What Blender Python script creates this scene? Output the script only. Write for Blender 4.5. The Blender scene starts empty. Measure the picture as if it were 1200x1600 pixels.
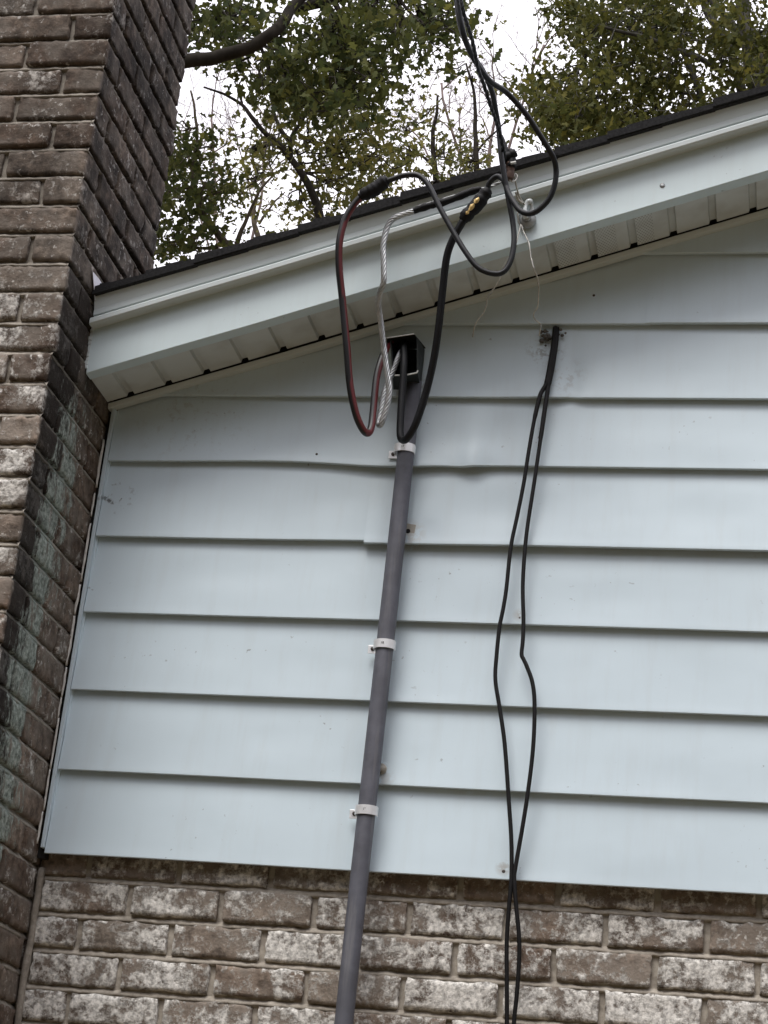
import bpy, math, random
import numpy as np
from mathutils import Vector, Matrix, noise

# ------------------------------------------------------------------ camera, sky, sun, exposure
scene = bpy.context.scene
CC = Vector((1.74507, -4.39294, -0.91265))          # where the photographer stood
RR = ((0.978175, 0.184318, 0.095922), (0.018197, 0.383878, -0.923204), (-0.206986, 0.904801, 0.372146))
FF = 3065.62
cam_d = bpy.data.cameras.new('camera'); cam = bpy.data.objects.new('camera', cam_d)
scene.collection.objects.link(cam)
X, Yd, Z = Vector(RR[0]), Vector(RR[1]), Vector(RR[2])
cam.matrix_world = Matrix(((X[0], -Yd[0], -Z[0], CC[0]), (X[1], -Yd[1], -Z[1], CC[1]), (X[2], -Yd[2], -Z[2], CC[2]), (0, 0, 0, 1)))
cam_d.sensor_width = 36; cam_d.lens = FF / 1600 * 36
cam_d.clip_start = 0.05; cam_d.clip_end = 2000
scene.camera = cam

SUN_EL, SUN_AZ = math.radians(61), math.radians(202)   # azimuth clockwise from +Y: in front of the wall, a little left
world = bpy.data.worlds.new("World"); scene.world = world; world.use_nodes = True
wn, wl = world.node_tree.nodes, world.node_tree.links
bg = wn['Background']; sky = wn.new('ShaderNodeTexSky'); sky.sky_type = 'NISHITA'
sky.sun_disc = False; sky.sun_elevation = SUN_EL; sky.sun_rotation = SUN_AZ
sky.air_density = 1.0; sky.dust_density = 2.5; sky.ozone_density = 1.0
# high thin overcast: most of the dome is bright cloud, the clear sky shows through it a little
wtc = wn.new('ShaderNodeTexCoord'); wnz = wn.new('ShaderNodeTexNoise'); wnz.inputs['Scale'].default_value = 2.2; wnz.inputs['Detail'].default_value = 5
wl.new(wtc.outputs['Generated'], wnz.inputs['Vector'])
wr = wn.new('ShaderNodeMapRange'); wr.inputs['To Min'].default_value = .80; wr.inputs['To Max'].default_value = .99
wr.inputs['From Min'].default_value = .35; wr.inputs['From Max'].default_value = .65; wl.new(wnz.outputs[0], wr.inputs[0])
wm = wn.new('ShaderNodeMix'); wm.data_type = 'RGBA'; wl.new(wr.outputs[0], wm.inputs[0]); wl.new(sky.outputs[0], wm.inputs[6])
# an overcast dome is about three times brighter overhead than at the horizon
wsep = wn.new('ShaderNodeSeparateXYZ'); wl.new(wtc.outputs['Generated'], wsep.inputs[0])
wov = wn.new('ShaderNodeMath'); wov.operation = 'MULTIPLY_ADD'; wov.use_clamp = True; wl.new(wsep.outputs[2], wov.inputs[0])
wov.inputs[1].default_value = .82; wov.inputs[2].default_value = .18
wvs = wn.new('ShaderNodeVectorMath'); wvs.operation = 'SCALE'; wvs.inputs[0].default_value = (11.3, 11.0, 11.8); wl.new(wov.outputs[0], wvs.inputs['Scale'])
wl.new(wvs.outputs[0], wm.inputs[7])
wl.new(wm.outputs[2], bg.inputs[0])
bg.inputs[1].default_value = 0.105

sun_d = bpy.data.lights.new('sun', 'SUN'); sun_d.energy = 1.1; sun_d.angle = math.radians(26); sun_d.color = (1, .96, .9)
sun = bpy.data.objects.new('sun', sun_d); scene.collection.objects.link(sun)
sdir = Vector((math.sin(SUN_AZ) * math.cos(SUN_EL), math.cos(SUN_AZ) * math.cos(SUN_EL), math.sin(SUN_EL)))
sun.rotation_euler = sdir.to_track_quat('Z', 'Y').to_euler()

scene.view_settings.view_transform = 'Standard'; scene.view_settings.look = 'None'
scene.view_settings.gamma = 1; scene.view_settings.exposure = 1.1
scene.render.engine = 'CYCLES'
scene.render.resolution_x = 768; scene.render.resolution_y = 1024

# ------------------------------------------------------------------ helpers
COL = scene.collection
rnd = random.Random(7)
def ray(px, py):
    d = Vector(((px - 600) / FF, (py - 800) / FF, 1))
    return X * d[0] + Yd * d[1] + Z * d[2]
def at(px, py, Y):
    """world point seen at a photograph pixel when it stands at depth y = Y"""
    d = ray(px, py); return CC + d * ((Y - CC[1]) / d[1])
class MB:
    def __init__(s): s.v = []; s.f = []; s.m = []; s.att = {}
    def add(s, vs, fs, mi=0):
        o = len(s.v); s.v += [tuple(v) for v in vs]; s.f += [tuple(i + o for i in f) for f in fs]; s.m += [mi] * len(fs)
    def box(s, x0, x1, y0, y1, z0, z1, mi=0):
        s.add([(x0,y0,z0),(x1,y0,z0),(x1,y1,z0),(x0,y1,z0),(x0,y0,z1),(x1,y0,z1),(x1,y1,z1),(x0,y1,z1)],
              [(0,3,2,1),(4,5,6,7),(0,1,5,4),(1,2,6,5),(2,3,7,6),(3,0,4,7)], mi)
    def tube(s, pts, rad, n=10, mi=0, cap=True):
        pts = [Vector(p) for p in pts]; N = len(pts)
        rs = rad if isinstance(rad, (list, tuple)) else [rad] * N
        T = [(pts[min(i+1,N-1)] - pts[max(i-1,0)]).normalized() for i in range(N)]
        a = Vector((0,0,1)) if abs(T[0].z) < .9 else Vector((1,0,0))
        U = (a - T[0] * a.dot(T[0])).normalized(); vs = []; fs = []
        for i in range(N):
            U = (U - T[i] * U.dot(T[i])).normalized(); W = T[i].cross(U)
            for k in range(n):
                t = 2 * math.pi * k / n
                vs.append(pts[i] + (U * math.cos(t) + W * math.sin(t)) * rs[i])
        for i in range(N-1):
            for k in range(n):
                a0 = i*n+k; a1 = i*n+(k+1)%n
                fs.append((a0, a1, a1+n, a0+n))
        if cap:
            fs.append(tuple(range(n-1,-1,-1))); fs.append(tuple((N-1)*n+k for k in range(n)))
        s.add(vs, fs, mi)
    def lathe(s, o, axis, prof, n=20, mi=0):
        """prof: (distance along axis, radius)"""
        s.tube([Vector(o) + Vector(axis) * d for d, r in prof], [max(r, 1e-4) for d, r in prof], n, mi)
    def build(s, name, mats, parent=None, smooth=False, bevel=0):
        me = bpy.data.meshes.new(name); me.from_pydata(s.v, [], s.f)
        for m in (mats if isinstance(mats, (list, tuple)) else [mats]): me.materials.append(m)
        me.polygons.foreach_set('material_index', s.m)
        if smooth: me.polygons.foreach_set('use_smooth', [True] * len(s.f))
        for k, arr in s.att.items():
            a = me.attributes.new(k, 'FLOAT_COLOR', 'POINT'); a.data.foreach_set('color', np.array(arr, np.float32).ravel())
        me.update()
        o = bpy.data.objects.new(name, me); COL.objects.link(o)
        if parent: o.parent = parent; o.matrix_parent_inverse = parent.matrix_world.inverted()
        if bevel:
            b = o.modifiers.new('bevel', 'BEVEL'); b.width = bevel; b.segments = 2; b.limit_method = 'ANGLE'
        return o
def tag(o, label=None, cat=None, group=None, kind=None):
    if label: o['label'] = label
    if cat: o['category'] = cat
    if group: o['group'] = group
    if kind: o['kind'] = kind
    return o
def thing(name, label, cat, loc, group=None):
    o = bpy.data.objects.new(name, None); COL.objects.link(o); o.location = loc; o.empty_display_size = .05
    o.matrix_world = Matrix.Translation(loc)
    return tag(o, label, cat, group)
def smooth_path(P, sub=6):
    P = [Vector(p) for p in P]; Q = [2*P[0]-P[1]] + P + [2*P[-1]-P[-2]]; out = []
    for i in range(1, len(Q)-2):
        a, b, c, d = Q[i-1:i+3]
        for k in range(sub):
            t = k/sub
            out.append(.5*((2*b)+(c-a)*t+(2*a-5*b+4*c-d)*t*t+(3*b-a-3*c+d)*t**3))
    out.append(P[-1]); return out
def px_path(L, sub=6):
    """L: (px, py, Y)"""
    return smooth_path([at(*p) for p in L], sub)
def spread(L, depths):
    """give a pixel polyline depths interpolated from (fraction, y) knots"""
    n = len(L)-1; ks = [k for k, _ in depths]; ys = [y for _, y in depths]
    return [(a, b, float(np.interp(i/n, ks, ys))) for i, (a, b) in enumerate(L)]

# ------------------------------------------------------------------ materials
def mat(name):
    m = bpy.data.materials.new(name); m.use_nodes = True
    return m, m.node_tree.nodes, m.node_tree.links, m.node_tree.nodes['Principled BSDF']
def N(nodes, kind, **kw):
    n = nodes.new('ShaderNode' + kind)
    for k, v in kw.items():
        if k in n.inputs: n.inputs[k].default_value = v
        else: setattr(n, k, v)
    return n
def ramp(nodes, links, src, stops):
    r = nodes.new('ShaderNodeValToRGB'); e = r.color_ramp.elements
    while len(e) < len(stops): e.new(.5)
    for el, (p, c) in zip(e, stops):
        el.position = p; el.color = (c, c, c, 1) if isinstance(c, (int, float)) else (*c, 1)
    links.new(src, r.inputs[0]); return r.outputs[0]
def mix(nodes, links, fac, a, b, mode='MIX'):
    m = nodes.new('ShaderNodeMix'); m.data_type = 'RGBA'; m.blend_type = mode
    for s, v in ((0, fac), (6, a), (7, b)):
        if hasattr(v, 'links'): links.new(v, m.inputs[s])
        elif s == 0: m.inputs[0].default_value = v
        else: m.inputs[s].default_value = (*v, 1)
    return m.outputs[2]
def math_n(nodes, links, op, a, b=0.0, c=0.0):
    m = nodes.new('ShaderNodeMath'); m.operation = op
    for i, v in enumerate((a, b, c)):
        if hasattr(v, 'links'): links.new(v, m.inputs[i])
        else: m.inputs[i].default_value = v
    return m.outputs[0]
def simple(name, col, rough=.5, metal=0, var=.12, scale=60, bump=0.0, spec=.5):
    m, n, l, b = mat(name)
    tc = N(n, 'TexCoord'); nz = N(n, 'TexNoise', Scale=scale, Detail=6, Roughness=.6)
    l.new(tc.outputs['Object'], nz.inputs['Vector'])
    c = ramp(n, l, nz.outputs[0], [(.3, tuple(x*(1-var) for x in col)), (.7, tuple(min(1, x*(1+var)) for x in col))])
    l.new(c, b.inputs['Base Color']); b.inputs['Roughness'].default_value = rough; b.inputs['Metallic'].default_value = metal
    b.inputs['Specular IOR Level'].default_value = spec
    if bump:
        bp = N(n, 'Bump', Strength=bump, Distance=.002); l.new(nz.outputs[0], bp.inputs['Height']); l.new(bp.outputs[0], b.inputs['Normal'])
    return m

# dirt with a place of its own: (pixel, depth), radius, noise threshold, strength, colour
STAINS = [((180,775,.008), .062, .57, .9, (.05,.045,.04)), ((852,545,.008), .06, .50, .6, (.16,.15,.13)), ((645,612,.01), .055, .42, .7, (.16,.12,.085)),
          ((787,1357,.004), .022, .40, .6, (.30,.26,.21)), ((640,838,.006), .05, .42, .5, (.38,.34,.27)), ((300,640,.012), .20, .56, .25, (.25,.22,.17)), ((880,590,.01), .07, .52, .35, (.28,.27,.25)),
          ((598,1218,.004), .035, .42, .4, (.42,.39,.33)), ((812,962,.006), .02, .4, .5, (.30,.26,.21)), ((200,590,-.19), .05, .56, .4, (.2,.18,.15))]
def siding_mat(name, col, dirt=True):
    m, n, l, b = mat(name)
    tc = N(n, 'TexCoord')
    big = N(n, 'TexNoise', Scale=1.7, Detail=3, Roughness=.5); l.new(tc.outputs['Object'], big.inputs[0])
    c = mix(n, l, ramp(n, l, big.outputs[0], [(.35, 0.), (.65, 1.)]), tuple(x*.94 for x in col), tuple(x*1.02 for x in col))
    if dirt:
        # thin mildew film with streaks, and scattered specks
        mp = N(n, 'Mapping', Scale=(26, 26, 2.2)); l.new(tc.outputs['Object'], mp.inputs[0])
        st = N(n, 'TexNoise', Scale=1, Detail=5, Roughness=.65); l.new(mp.outputs[0], st.inputs[0])
        c = mix(n, l, ramp(n, l, st.outputs[0], [(.5, 0.), (.8, .13)]), c, (.36, .35, .31))
        sp = N(n, 'TexNoise', Scale=75, Detail=2); l.new(tc.outputs['Object'], sp.inputs[0])
        sp2 = N(n, 'TexNoise', Scale=5, Detail=3); l.new(tc.outputs['Object'], sp2.inputs[0])
        f = math_n(n, l, 'MULTIPLY', ramp(n, l, sp.outputs[0], [(.70, 0.), (.76, 1.)]), ramp(n, l, sp2.outputs[0], [(.52, 0.), (.68, .7)]))
        c = mix(n, l, f, c, (.09, .08, .07))
        for (a, b_, Y), rad, thr, k_, colr in STAINS:
            vm = N(n, 'VectorMath', operation='DISTANCE'); l.new(tc.outputs['Object'], vm.inputs[0]); vm.inputs[1].default_value = tuple(at(a, b_, Y))
            fall = N(n, 'MapRange'); l.new(vm.outputs['Value'], fall.inputs[0]); fall.inputs['From Min'].default_value = rad; fall.inputs['From Max'].default_value = rad*.25
            sn = N(n, 'TexNoise', Scale=55, Detail=4, Roughness=.6); l.new(tc.outputs['Object'], sn.inputs[0])
            f = math_n(n, l, 'MULTIPLY', fall.outputs[0], ramp(n, l, sn.outputs[0], [(thr, 0.), (thr+.10, k_)]))
            c = mix(n, l, f, c, colr)
    l.new(c, b.inputs['Base Color']); b.inputs['Roughness'].default_value = .42
    fine = N(n, 'TexNoise', Scale=9, Detail=2); l.new(tc.outputs['Object'], fine.inputs[0])
    bp = N(n, 'Bump', Strength=.25, Distance=.006); l.new(fine.outputs[0], bp.inputs['Height']); l.new(bp.outputs[0], b.inputs['Normal'])
    return m
M = {}
M['siding'] = siding_mat('siding_paint', (.59, .70, .76))
M['fascia'] = siding_mat('fascia_paint', (.585, .685, .705))
M['trim'] = siding_mat('trim_paint', (.575, .63, .63), False)

def soffit_mat():
    m, n, l, b = mat('soffit_paint'); tc = N(n, 'TexCoord')
    big = N(n, 'TexNoise', Scale=14, Detail=5); l.new(tc.outputs['Object'], big.inputs[0])
    c = mix(n, l, ramp(n, l, big.outputs[0], [(.45, 0.), (.75, .5)]), (.57, .60, .58), (.36, .35, .31))
    # punched vent holes on two stretches of the panel
    sx = N(n, 'SeparateXYZ'); l.new(tc.outputs['Object'], sx.inputs[0])
    def cells(o, s):
        return math_n(n, l, 'ABSOLUTE', math_n(n, l, 'SUBTRACT', math_n(n, l, 'FRACT', math_n(n, l, 'MULTIPLY', o, s)), .5))
    d = math_n(n, l, 'ADD', math_n(n, l, 'POWER', cells(math_n(n, l, 'ADD', sx.outputs[0], math_n(n, l, 'MULTIPLY', math_n(n, l, 'FLOOR', math_n(n, l, 'MULTIPLY', sx.outputs[1], 130)), .5/130)), 130), 2), math_n(n, l, 'POWER', cells(sx.outputs[1], 130), 2))
    hole = math_n(n, l, 'MULTIPLY', math_n(n, l, 'LESS_THAN', d, .055), .75)
    def band(a, w):
        return math_n(n, l, 'LESS_THAN', math_n(n, l, 'ABSOLUTE', math_n(n, l, 'SUBTRACT', sx.outputs[0], a)), w)
    zone = math_n(n, l, 'ADD', band(1.159, .026), math_n(n, l, 'ADD', band(1.258, .026), band(1.352, .022)))
    c = mix(n, l, math_n(n, l, 'MULTIPLY', hole, zone), c, (.10, .10, .09))
    l.new(c, b.inputs['Base Color']); b.inputs['Roughness'].default_value = .5
    return m
M['soffit'] = soffit_mat()

def brick_mat(name, limecol=(.68, .66, .615)):
    m, n, l, b = mat(name); tc = N(n, 'TexCoord'); O = tc.outputs['Object']
    at_ = N(n, 'Attribute', attribute_name='brick'); sp = N(n, 'SeparateColor'); l.new(at_.outputs['Color'], sp.inputs[0])
    tone, lime = sp.outputs[0], sp.outputs[1]
    aw = N(n, 'Attribute', attribute_name='wear'); sw = N(n, 'SeparateColor'); l.new(aw.outputs['Color'], sw.inputs[0])
    soot, lich = sw.outputs[0], sw.outputs[1]
    base = ramp(n, l, tone, [(0., (.125, .09, .068)), (.3, (.20, .147, .112)), (.65, (.265, .205, .16)), (1., (.32, .27, .222))])
    nz = N(n, 'TexNoise', Scale=38, Detail=7, Roughness=.65); l.new(O, nz.inputs[0])
    base = mix(n, l, 1., base, ramp(n, l, nz.outputs[0], [(.34, .42), (.5, .95), (.66, 1.6)]), 'MULTIPLY')
    gz = N(n, 'TexNoise', Scale=13, Detail=4); l.new(O, gz.inputs[0])
    base = mix(n, l, ramp(n, l, gz.outputs[0], [(.42, 0.), (.62, .75)]), base, (.28, .243, .205))
    # lime / old whitewash left on the clay: crumbly curled patches
    big = N(n, 'TexNoise', Scale=11, Detail=3, Roughness=.5); l.new(O, big.inputs[0])
    cr = N(n, 'TexNoise', Scale=38, Detail=9, Roughness=.76, Distortion=0.); l.new(O, cr.inputs[0])
    v = math_n(n, l, 'ADD', math_n(n, l, 'MULTIPLY', big.outputs[0], .5), math_n(n, l, 'MULTIPLY', cr.outputs[0], 1.05))
    v = math_n(n, l, 'ADD', v, math_n(n, l, 'MULTIPLY', lime, .34))
    lm = ramp(n, l, v, [(.93, 0.), (.985, .8), (1.0, 1.)])
    lr = N(n, 'MapRange'); lr.inputs['From Min'].default_value = .89; lr.inputs['From Max'].default_value = 1.0
    l.new(v, lr.inputs[0]); lm = lr.outputs[0]
    lt = N(n, 'TexNoise', Scale=85, Detail=5, Roughness=.7); l.new(O, lt.inputs[0])
    lc = mix(n, l, 1., limecol, ramp(n, l, lt.outputs[0], [(.36, .5), (.6, 1.25)]), 'MULTIPLY')
    # soot, damp and the darkening near the rake: dark film broken by noise, under the lime
    sn = N(n, 'TexNoise', Scale=17, Detail=6, Roughness=.7); l.new(O, sn.inputs[0])
    sf = math_n(n, l, 'ADD', soot, math_n(n, l, 'MULTIPLY', math_n(n, l, 'SUBTRACT', sn.outputs[0], .5), math_n(n, l, 'MULTIPLY', math_n(n, l, 'ADD', soot, .25), 1.5)))
    cl = N(n, 'Clamp'); l.new(sf, cl.inputs[0]); cl.inputs['Max'].default_value = .93
    c = mix(n, l, cl.outputs[0], base, (.016, .013, .011))
    c = mix(n, l, math_n(n, l, 'MULTIPLY', lm, math_n(n, l, 'MAXIMUM', .06, math_n(n, l, 'SUBTRACT', 1., math_n(n, l, 'MULTIPLY', soot, 1.02)))), c, lc)
    ca = N(n, 'TexNoise', Scale=64, Detail=4, Roughness=.6, Distortion=.4); l.new(O, ca.inputs[0])
    cb = N(n, 'TexNoise', Scale=10, Detail=3); l.new(O, cb.inputs[0])
    chip = math_n(n, l, 'MULTIPLY', ramp(n, l, ca.outputs[0], [(.585, 0.), (.64, .95)]), ramp(n, l, cb.outputs[0], [(.47, 0.), (.58, 1.)]))
    chip = math_n(n, l, 'MULTIPLY', chip, math_n(n, l, 'MAXIMUM', .1, math_n(n, l, 'SUBTRACT', 1., math_n(n, l, 'MULTIPLY', soot, .8))))
    c = mix(n, l, chip, c, lc)
    # lichen
    mp = N(n, 'Mapping', Scale=(24, 24, 8)); l.new(O, mp.inputs[0])
    ln = N(n, 'TexNoise', Scale=1.3, Detail=9, Roughness=.76, Distortion=.2); l.new(mp.outputs[0], ln.inputs[0])
    lv = math_n(n, l, 'ADD', lich, math_n(n, l, 'MULTIPLY', math_n(n, l, 'SUBTRACT', ln.outputs[0], .5), 4.2))
    r2 = N(n, 'MapRange'); r2.inputs['From Min'].default_value = .55; r2.inputs['From Max'].default_value = .9; l.new(lv, r2.inputs[0])
    l2 = math_n(n, l, 'MULTIPLY', r2.outputs[0], math_n(n, l, 'MINIMUM', math_n(n, l, 'MULTIPLY', lich, 3.), 1.))
    c = mix(n, l, l2, c, mix(n, l, ramp(n, l, lt.outputs[0], [(.35, 0.), (.65, 1.)]), (.10, .12, .102), (.40, .44, .395)))
    l.new(c, b.inputs['Base Color']); b.inputs['Roughness'].default_value = .92; b.inputs['Specular IOR Level'].default_value = .2
    h = math_n(n, l, 'ADD', nz.outputs[0], math_n(n, l, 'MULTIPLY', lm, .6)); h = math_n(n, l, 'ADD', h, cr.outputs[0])
    bp = N(n, 'Bump', Strength=.8, Distance=.004); l.new(h, bp.inputs['Height']); l.new(bp.outputs[0], b.inputs['Normal'])
    return m
def mortar_mat():
    m, n, l, b = mat('mortar'); tc = N(n, 'TexCoord'); O = tc.outputs['Object']
    aw = N(n, 'Attribute', attribute_name='wear'); sw = N(n, 'SeparateColor'); l.new(aw.outputs['Color'], sw.inputs[0])
    nz = N(n, 'TexNoise', Scale=60, Detail=8, Roughness=.7); l.new(O, nz.inputs[0])
    c = ramp(n, l, nz.outputs[0], [(.38, (.27, .24, .20)), (.62, (.42, .38, .32))])
    c = mix(n, l, math_n(n, l, 'MULTIPLY', sw.outputs[0], .62), c, (.022, .02, .017))
    mp = N(n, 'Mapping', Scale=(24, 24, 8)); l.new(O, mp.inputs[0])
    ln = N(n, 'TexNoise', Scale=1.3, Detail=9, Roughness=.76); l.new(mp.outputs[0], ln.inputs[0])
    lv = math_n(n, l, 'ADD', sw.outputs[1], math_n(n, l, 'MULTIPLY', math_n(n, l, 'SUBTRACT', ln.outputs[0], .5), 4.2))
    r2 = N(n, 'MapRange'); r2.inputs['From Min'].default_value = .6; r2.inputs['From Max'].default_value = 1.; l.new(lv, r2.inputs[0])
    c = mix(n, l, math_n(n, l, 'MULTIPLY', r2.outputs[0], math_n(n, l, 'MINIMUM', math_n(n, l, 'MULTIPLY', sw.outputs[1], 3.), 1.)), c, (.24, .27, .24))
    l.new(c, b.inputs['Base Color']); b.inputs['Roughness'].default_value = .95
    bp = N(n, 'Bump', Strength=.6, Distance=.003); l.new(nz.outputs[0], bp.inputs['Height']); l.new(bp.outputs[0], b.inputs['Normal'])
    return m
M['brick'] = brick_mat('old_brick'); M['mortar'] = mortar_mat()
M['shingle'] = simple('asphalt_shingle', (.018, .018, .019), .95, 0, .5, 160, .5, .2)
M['pvc'] = simple('weathered_conduit_plastic', (.108, .112, .136), .6, 0, .22, 26, .1)
M['strap'] = simple('galvanised_strap', (.86, .87, .88), .36, .45, .08, 90)
M['dark'] = simple('dark_gap_fill', (.012, .012, .012), .9)  # near-black colour put in for shade in gaps and holes
M['screw'] = simple('rusty_screw', (.06, .05, .045), .6, .3, .3, 200)
M['black'] = simple('black_insulation', (.005, .0055, .007), .5, 0, .3, 90, 0, .3)
M['blackdull'] = simple('weathered_black_jacket', (.007, .0065, .007), .6, 0, .3, 90, 0, .25)
M['drop'] = simple('weathered_drop_wire', (.008, .009, .011), .5, 0, .35, 60, 0, .35)
M['sleeve'] = simple('black_splice_sleeve', (.005, .005, .006), .65, 0, .3, 120, .4, .25)
M['glint'] = simple('copper_glint', (.80, .50, .20), .4, .3, .5, 160)
M['alu'] = simple('bare_aluminium_strand', (.46, .475, .48), .38, .6, .3, 70)
M['alud'] = simple('dull_aluminium', (.30, .31, .31), .45, .7, .25, 60)
M['hood'] = simple('grey_hood_metal', (.020, .024, .024), .6, .2, .3, 40, 0, .3)
M['lip'] = simple('hood_pale_edge', (.46, .46, .43), .45, .4, .3, 80)
M['porcelain'] = simple('grey_porcelain', (.30, .32, .32), .18, 0, .1, 30)
M['glassy'] = simple('glazed_knob', (.56, .60, .60), .12, 0, .15, 40)
M['rustbrown'] = simple('rusty_clamp', (.10, .06, .045), .7, .3, .35, 120)
M['caulk'] = simple('peeling_caulk', (.60, .59, .55), .7, 0, .15, 90, .3)
M['flash'] = simple('painted_flashing', (.64, .64, .70), .5)
M['plate'] = simple('aged_plastic', (.38, .36, .31), .5, 0, .15, 50)
M['putty'] = simple('dirty_duct_seal', (.10, .095, .085), .9, 0, .8, 70, .8)
M['twist'] = simple('pale_lashing_wire', (.42, .41, .37), .4, .5, .3, 60)

def scuffed(m_):
    n, l = m_.node_tree.nodes, m_.node_tree.links; b = n['Principled BSDF']; src = b.inputs['Base Color'].links[0].from_socket
    tc = N(n, 'TexCoord'); mp = N(n, 'Mapping', Scale=(60, 60, 3.5)); l.new(tc.outputs['Object'], mp.inputs[0])
    a = N(n, 'TexNoise', Scale=1, Detail=6, Roughness=.7); l.new(mp.outputs[0], a.inputs[0])
    q = N(n, 'TexNoise', Scale=5, Detail=5); l.new(tc.outputs['Object'], q.inputs[0])
    c = mix(n, l, ramp(n, l, a.outputs[0], [(.52, 0.), (.66, .5)]), src, (.20, .20, .205))
    c = mix(n, l, ramp(n, l, q.outputs[0], [(.48, 0.), (.64, .55)]), c, (.072, .074, .086))
    l.new(c, b.inputs['Base Color'])
scuffed(M['pvc'])
def red_stripe():
    m, n, l, b = mat('black_jacket_red_stripe')
    # the red identification stripe is extruded along one side of the jacket
    at_ = N(n, 'Attribute', attribute_name='stripe'); s = N(n, 'SeparateColor'); l.new(at_.outputs['Color'], s.inputs[0])
    c = mix(n, l, s.outputs[0], (.006, .006, .007), (.115, .014, .016))
    l.new(c, b.inputs['Base Color']); b.inputs['Roughness'].default_value = .42
    return m
M['redstripe'] = red_stripe()

def bark(name, col):
    return simple(name, col, .95, 0, .35, 9, .6, .1)
M['bark_dark'] = bark('dark_bark', (.030, .026, .021)); M['bark_grey'] = bark('grey_bark', (.075, .072, .062)); M['bark_pale'] = bark('pale_twig', (.17, .135, .125))
M['bark_tan'] = bark('tan_bark', (.085, .07, .05))
def leaf_mat(name, lo, hi):
    m, n, l, b = mat(name); a = N(n, 'Attribute', attribute_name='leaf'); s = N(n, 'SeparateColor'); l.new(a.outputs['Color'], s.inputs[0])
    c = ramp(n, l, s.outputs[0], [(0., lo), (.75, tuple((p+q)/2 for p, q in zip(lo, hi))), (1., hi)])
    l.new(c, b.inputs['Base Color']); b.inputs['Roughness'].default_value = .75; b.inputs['Specular IOR Level'].default_value = .2
    tr = N(n, 'BsdfTranslucent'); l.new(c, tr.inputs[0])
    ms = N(n, 'MixShader'); ms.inputs[0].default_value = .42
    l.new(b.outputs[0], ms.inputs[1]); l.new(tr.outputs[0], ms.inputs[2]); l.new(ms.outputs[0], n['Material Output'].inputs[0])
    return m
M['leaf_oak'] = leaf_mat('oak_leaf', (.046, .058, .018), (.19, .17, .036))
M['leaf_dark'] = leaf_mat('deep_green_leaf', (.034, .050, .018), (.17, .165, .040))
M['leaf_light'] = leaf_mat('yellow_green_leaf', (.062, .075, .024), (.26, .22, .055))

# ------------------------------------------------------------------ ground
m, n, l, b = mat('lawn'); tc = N(n, 'TexCoord'); nz = N(n, 'TexNoise', Scale=.6, Detail=9); l.new(tc.outputs['Object'], nz.inputs[0])
l.new(ramp(n, l, nz.outputs[0], [(.38, (.095, .070, .038)), (.62, (.15, .115, .068))]), b.inputs['Base Color']); b.inputs['Roughness'].default_value = .95
g = MB(); g.add([(-300,-300,0),(300,-300,0),(300,300,0),(-300,300,0)], [(0,1,2,3)])
GZ = -2.7
ground = g.build('ground', m); ground.location.z = GZ; ground['kind'] = 'structure'

# ------------------------------------------------------------------ house
SL = .3345; RIDGE = 4.0; O_ = .195
XL = -1.3; XR = 9.3
def zr(x): return SL * min(x, 2*RIDGE - x)
house = thing('house', 'house gable in pale bluish siding over limewashed brick, with brick chimney', 'house', (XL, 0, GZ))

def fbm(p, s, o=3): return noise.fractal(Vector(p) * s, 1., 2., o)
def brick_box(mb, x0, x1, y0, y1, z0, z1, tone, lime, wear, step=.022, rough=.0035, rd=.0032):
    """one tumbled brick: subdivided box with rounded, chipped arrises"""
    nx, ny, nz = (max(2, min(18, int(round((b-a)/step)))) for a, b in ((x0,x1),(y0,y1),(z0,z1)))
    idx = {}; vs = []
    c = Vector(((x0+x1)/2, (y0+y1)/2, (z0+z1)/2)); h = Vector(((x1-x0)/2, (y1-y0)/2, (z1-z0)/2))
    def V(i, j, k):
        key = (i, j, k)
        if key in idx: return idx[key]
        def crd(t, n, hh):
            u = t/n*2-1
            # pull the first ring close to the edge so arrises round tightly
            return u*hh if t in (0, n) else max(-hh+rd*1.2, min(hh-rd*1.2, u*hh*1.12))
        p = Vector((crd(i,nx,h[0]), crd(j,ny,h[1]), crd(k,nz,h[2])))
        q = Vector(tuple(max(-h[a]+rd, min(h[a]-rd, p[a])) for a in range(3)))
        d = p - q
        if d.length > 1e-6: p = q + d.normalized() * rd
        w = c + p
        nn = noise.noise_vector(w * 26) * rough * .55 + noise.noise_vector(w * 95) * rough * .75
        edge = sum(1 for a in range(3) if abs(p[a]) > h[a] - rd*1.6)
        if edge >= 2: nn *= 2.1
        idx[key] = len(vs); vs.append(w + nn); return idx[key]
    fs = []
    for i in range(nx):
        for k in range(nz):
            fs.append((V(i,0,k), V(i+1,0,k), V(i+1,0,k+1), V(i,0,k+1)))
            fs.append((V(i,ny,k), V(i,ny,k+1), V(i+1,ny,k+1), V(i+1,ny,k)))
    for j in range(ny):
        for k in range(nz):
            fs.append((V(nx,j,k), V(nx,j+1,k), V(nx,j+1,k+1), V(nx,j,k+1)))
            fs.append((V(0,j,k), V(0,j,k+1), V(0,j+1,k+1), V(0,j+1,k)))
    for i in range(nx):
        for j in range(ny):
            fs.append((V(i,j,0), V(i,j+1,0), V(i+1,j+1,0), V(i+1,j,0)))
            fs.append((V(i,j,nz), V(i+1,j,nz), V(i+1,j+1,nz), V(i,j+1,nz)))
    mb.add(vs, fs, 0)
    mb.att.setdefault('brick', []).extend([(tone, lime, 0, 1)] * len(vs))
    mb.att.setdefault('wear', []).extend([(*wear(v), 0, 1) for v in vs])
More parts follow.
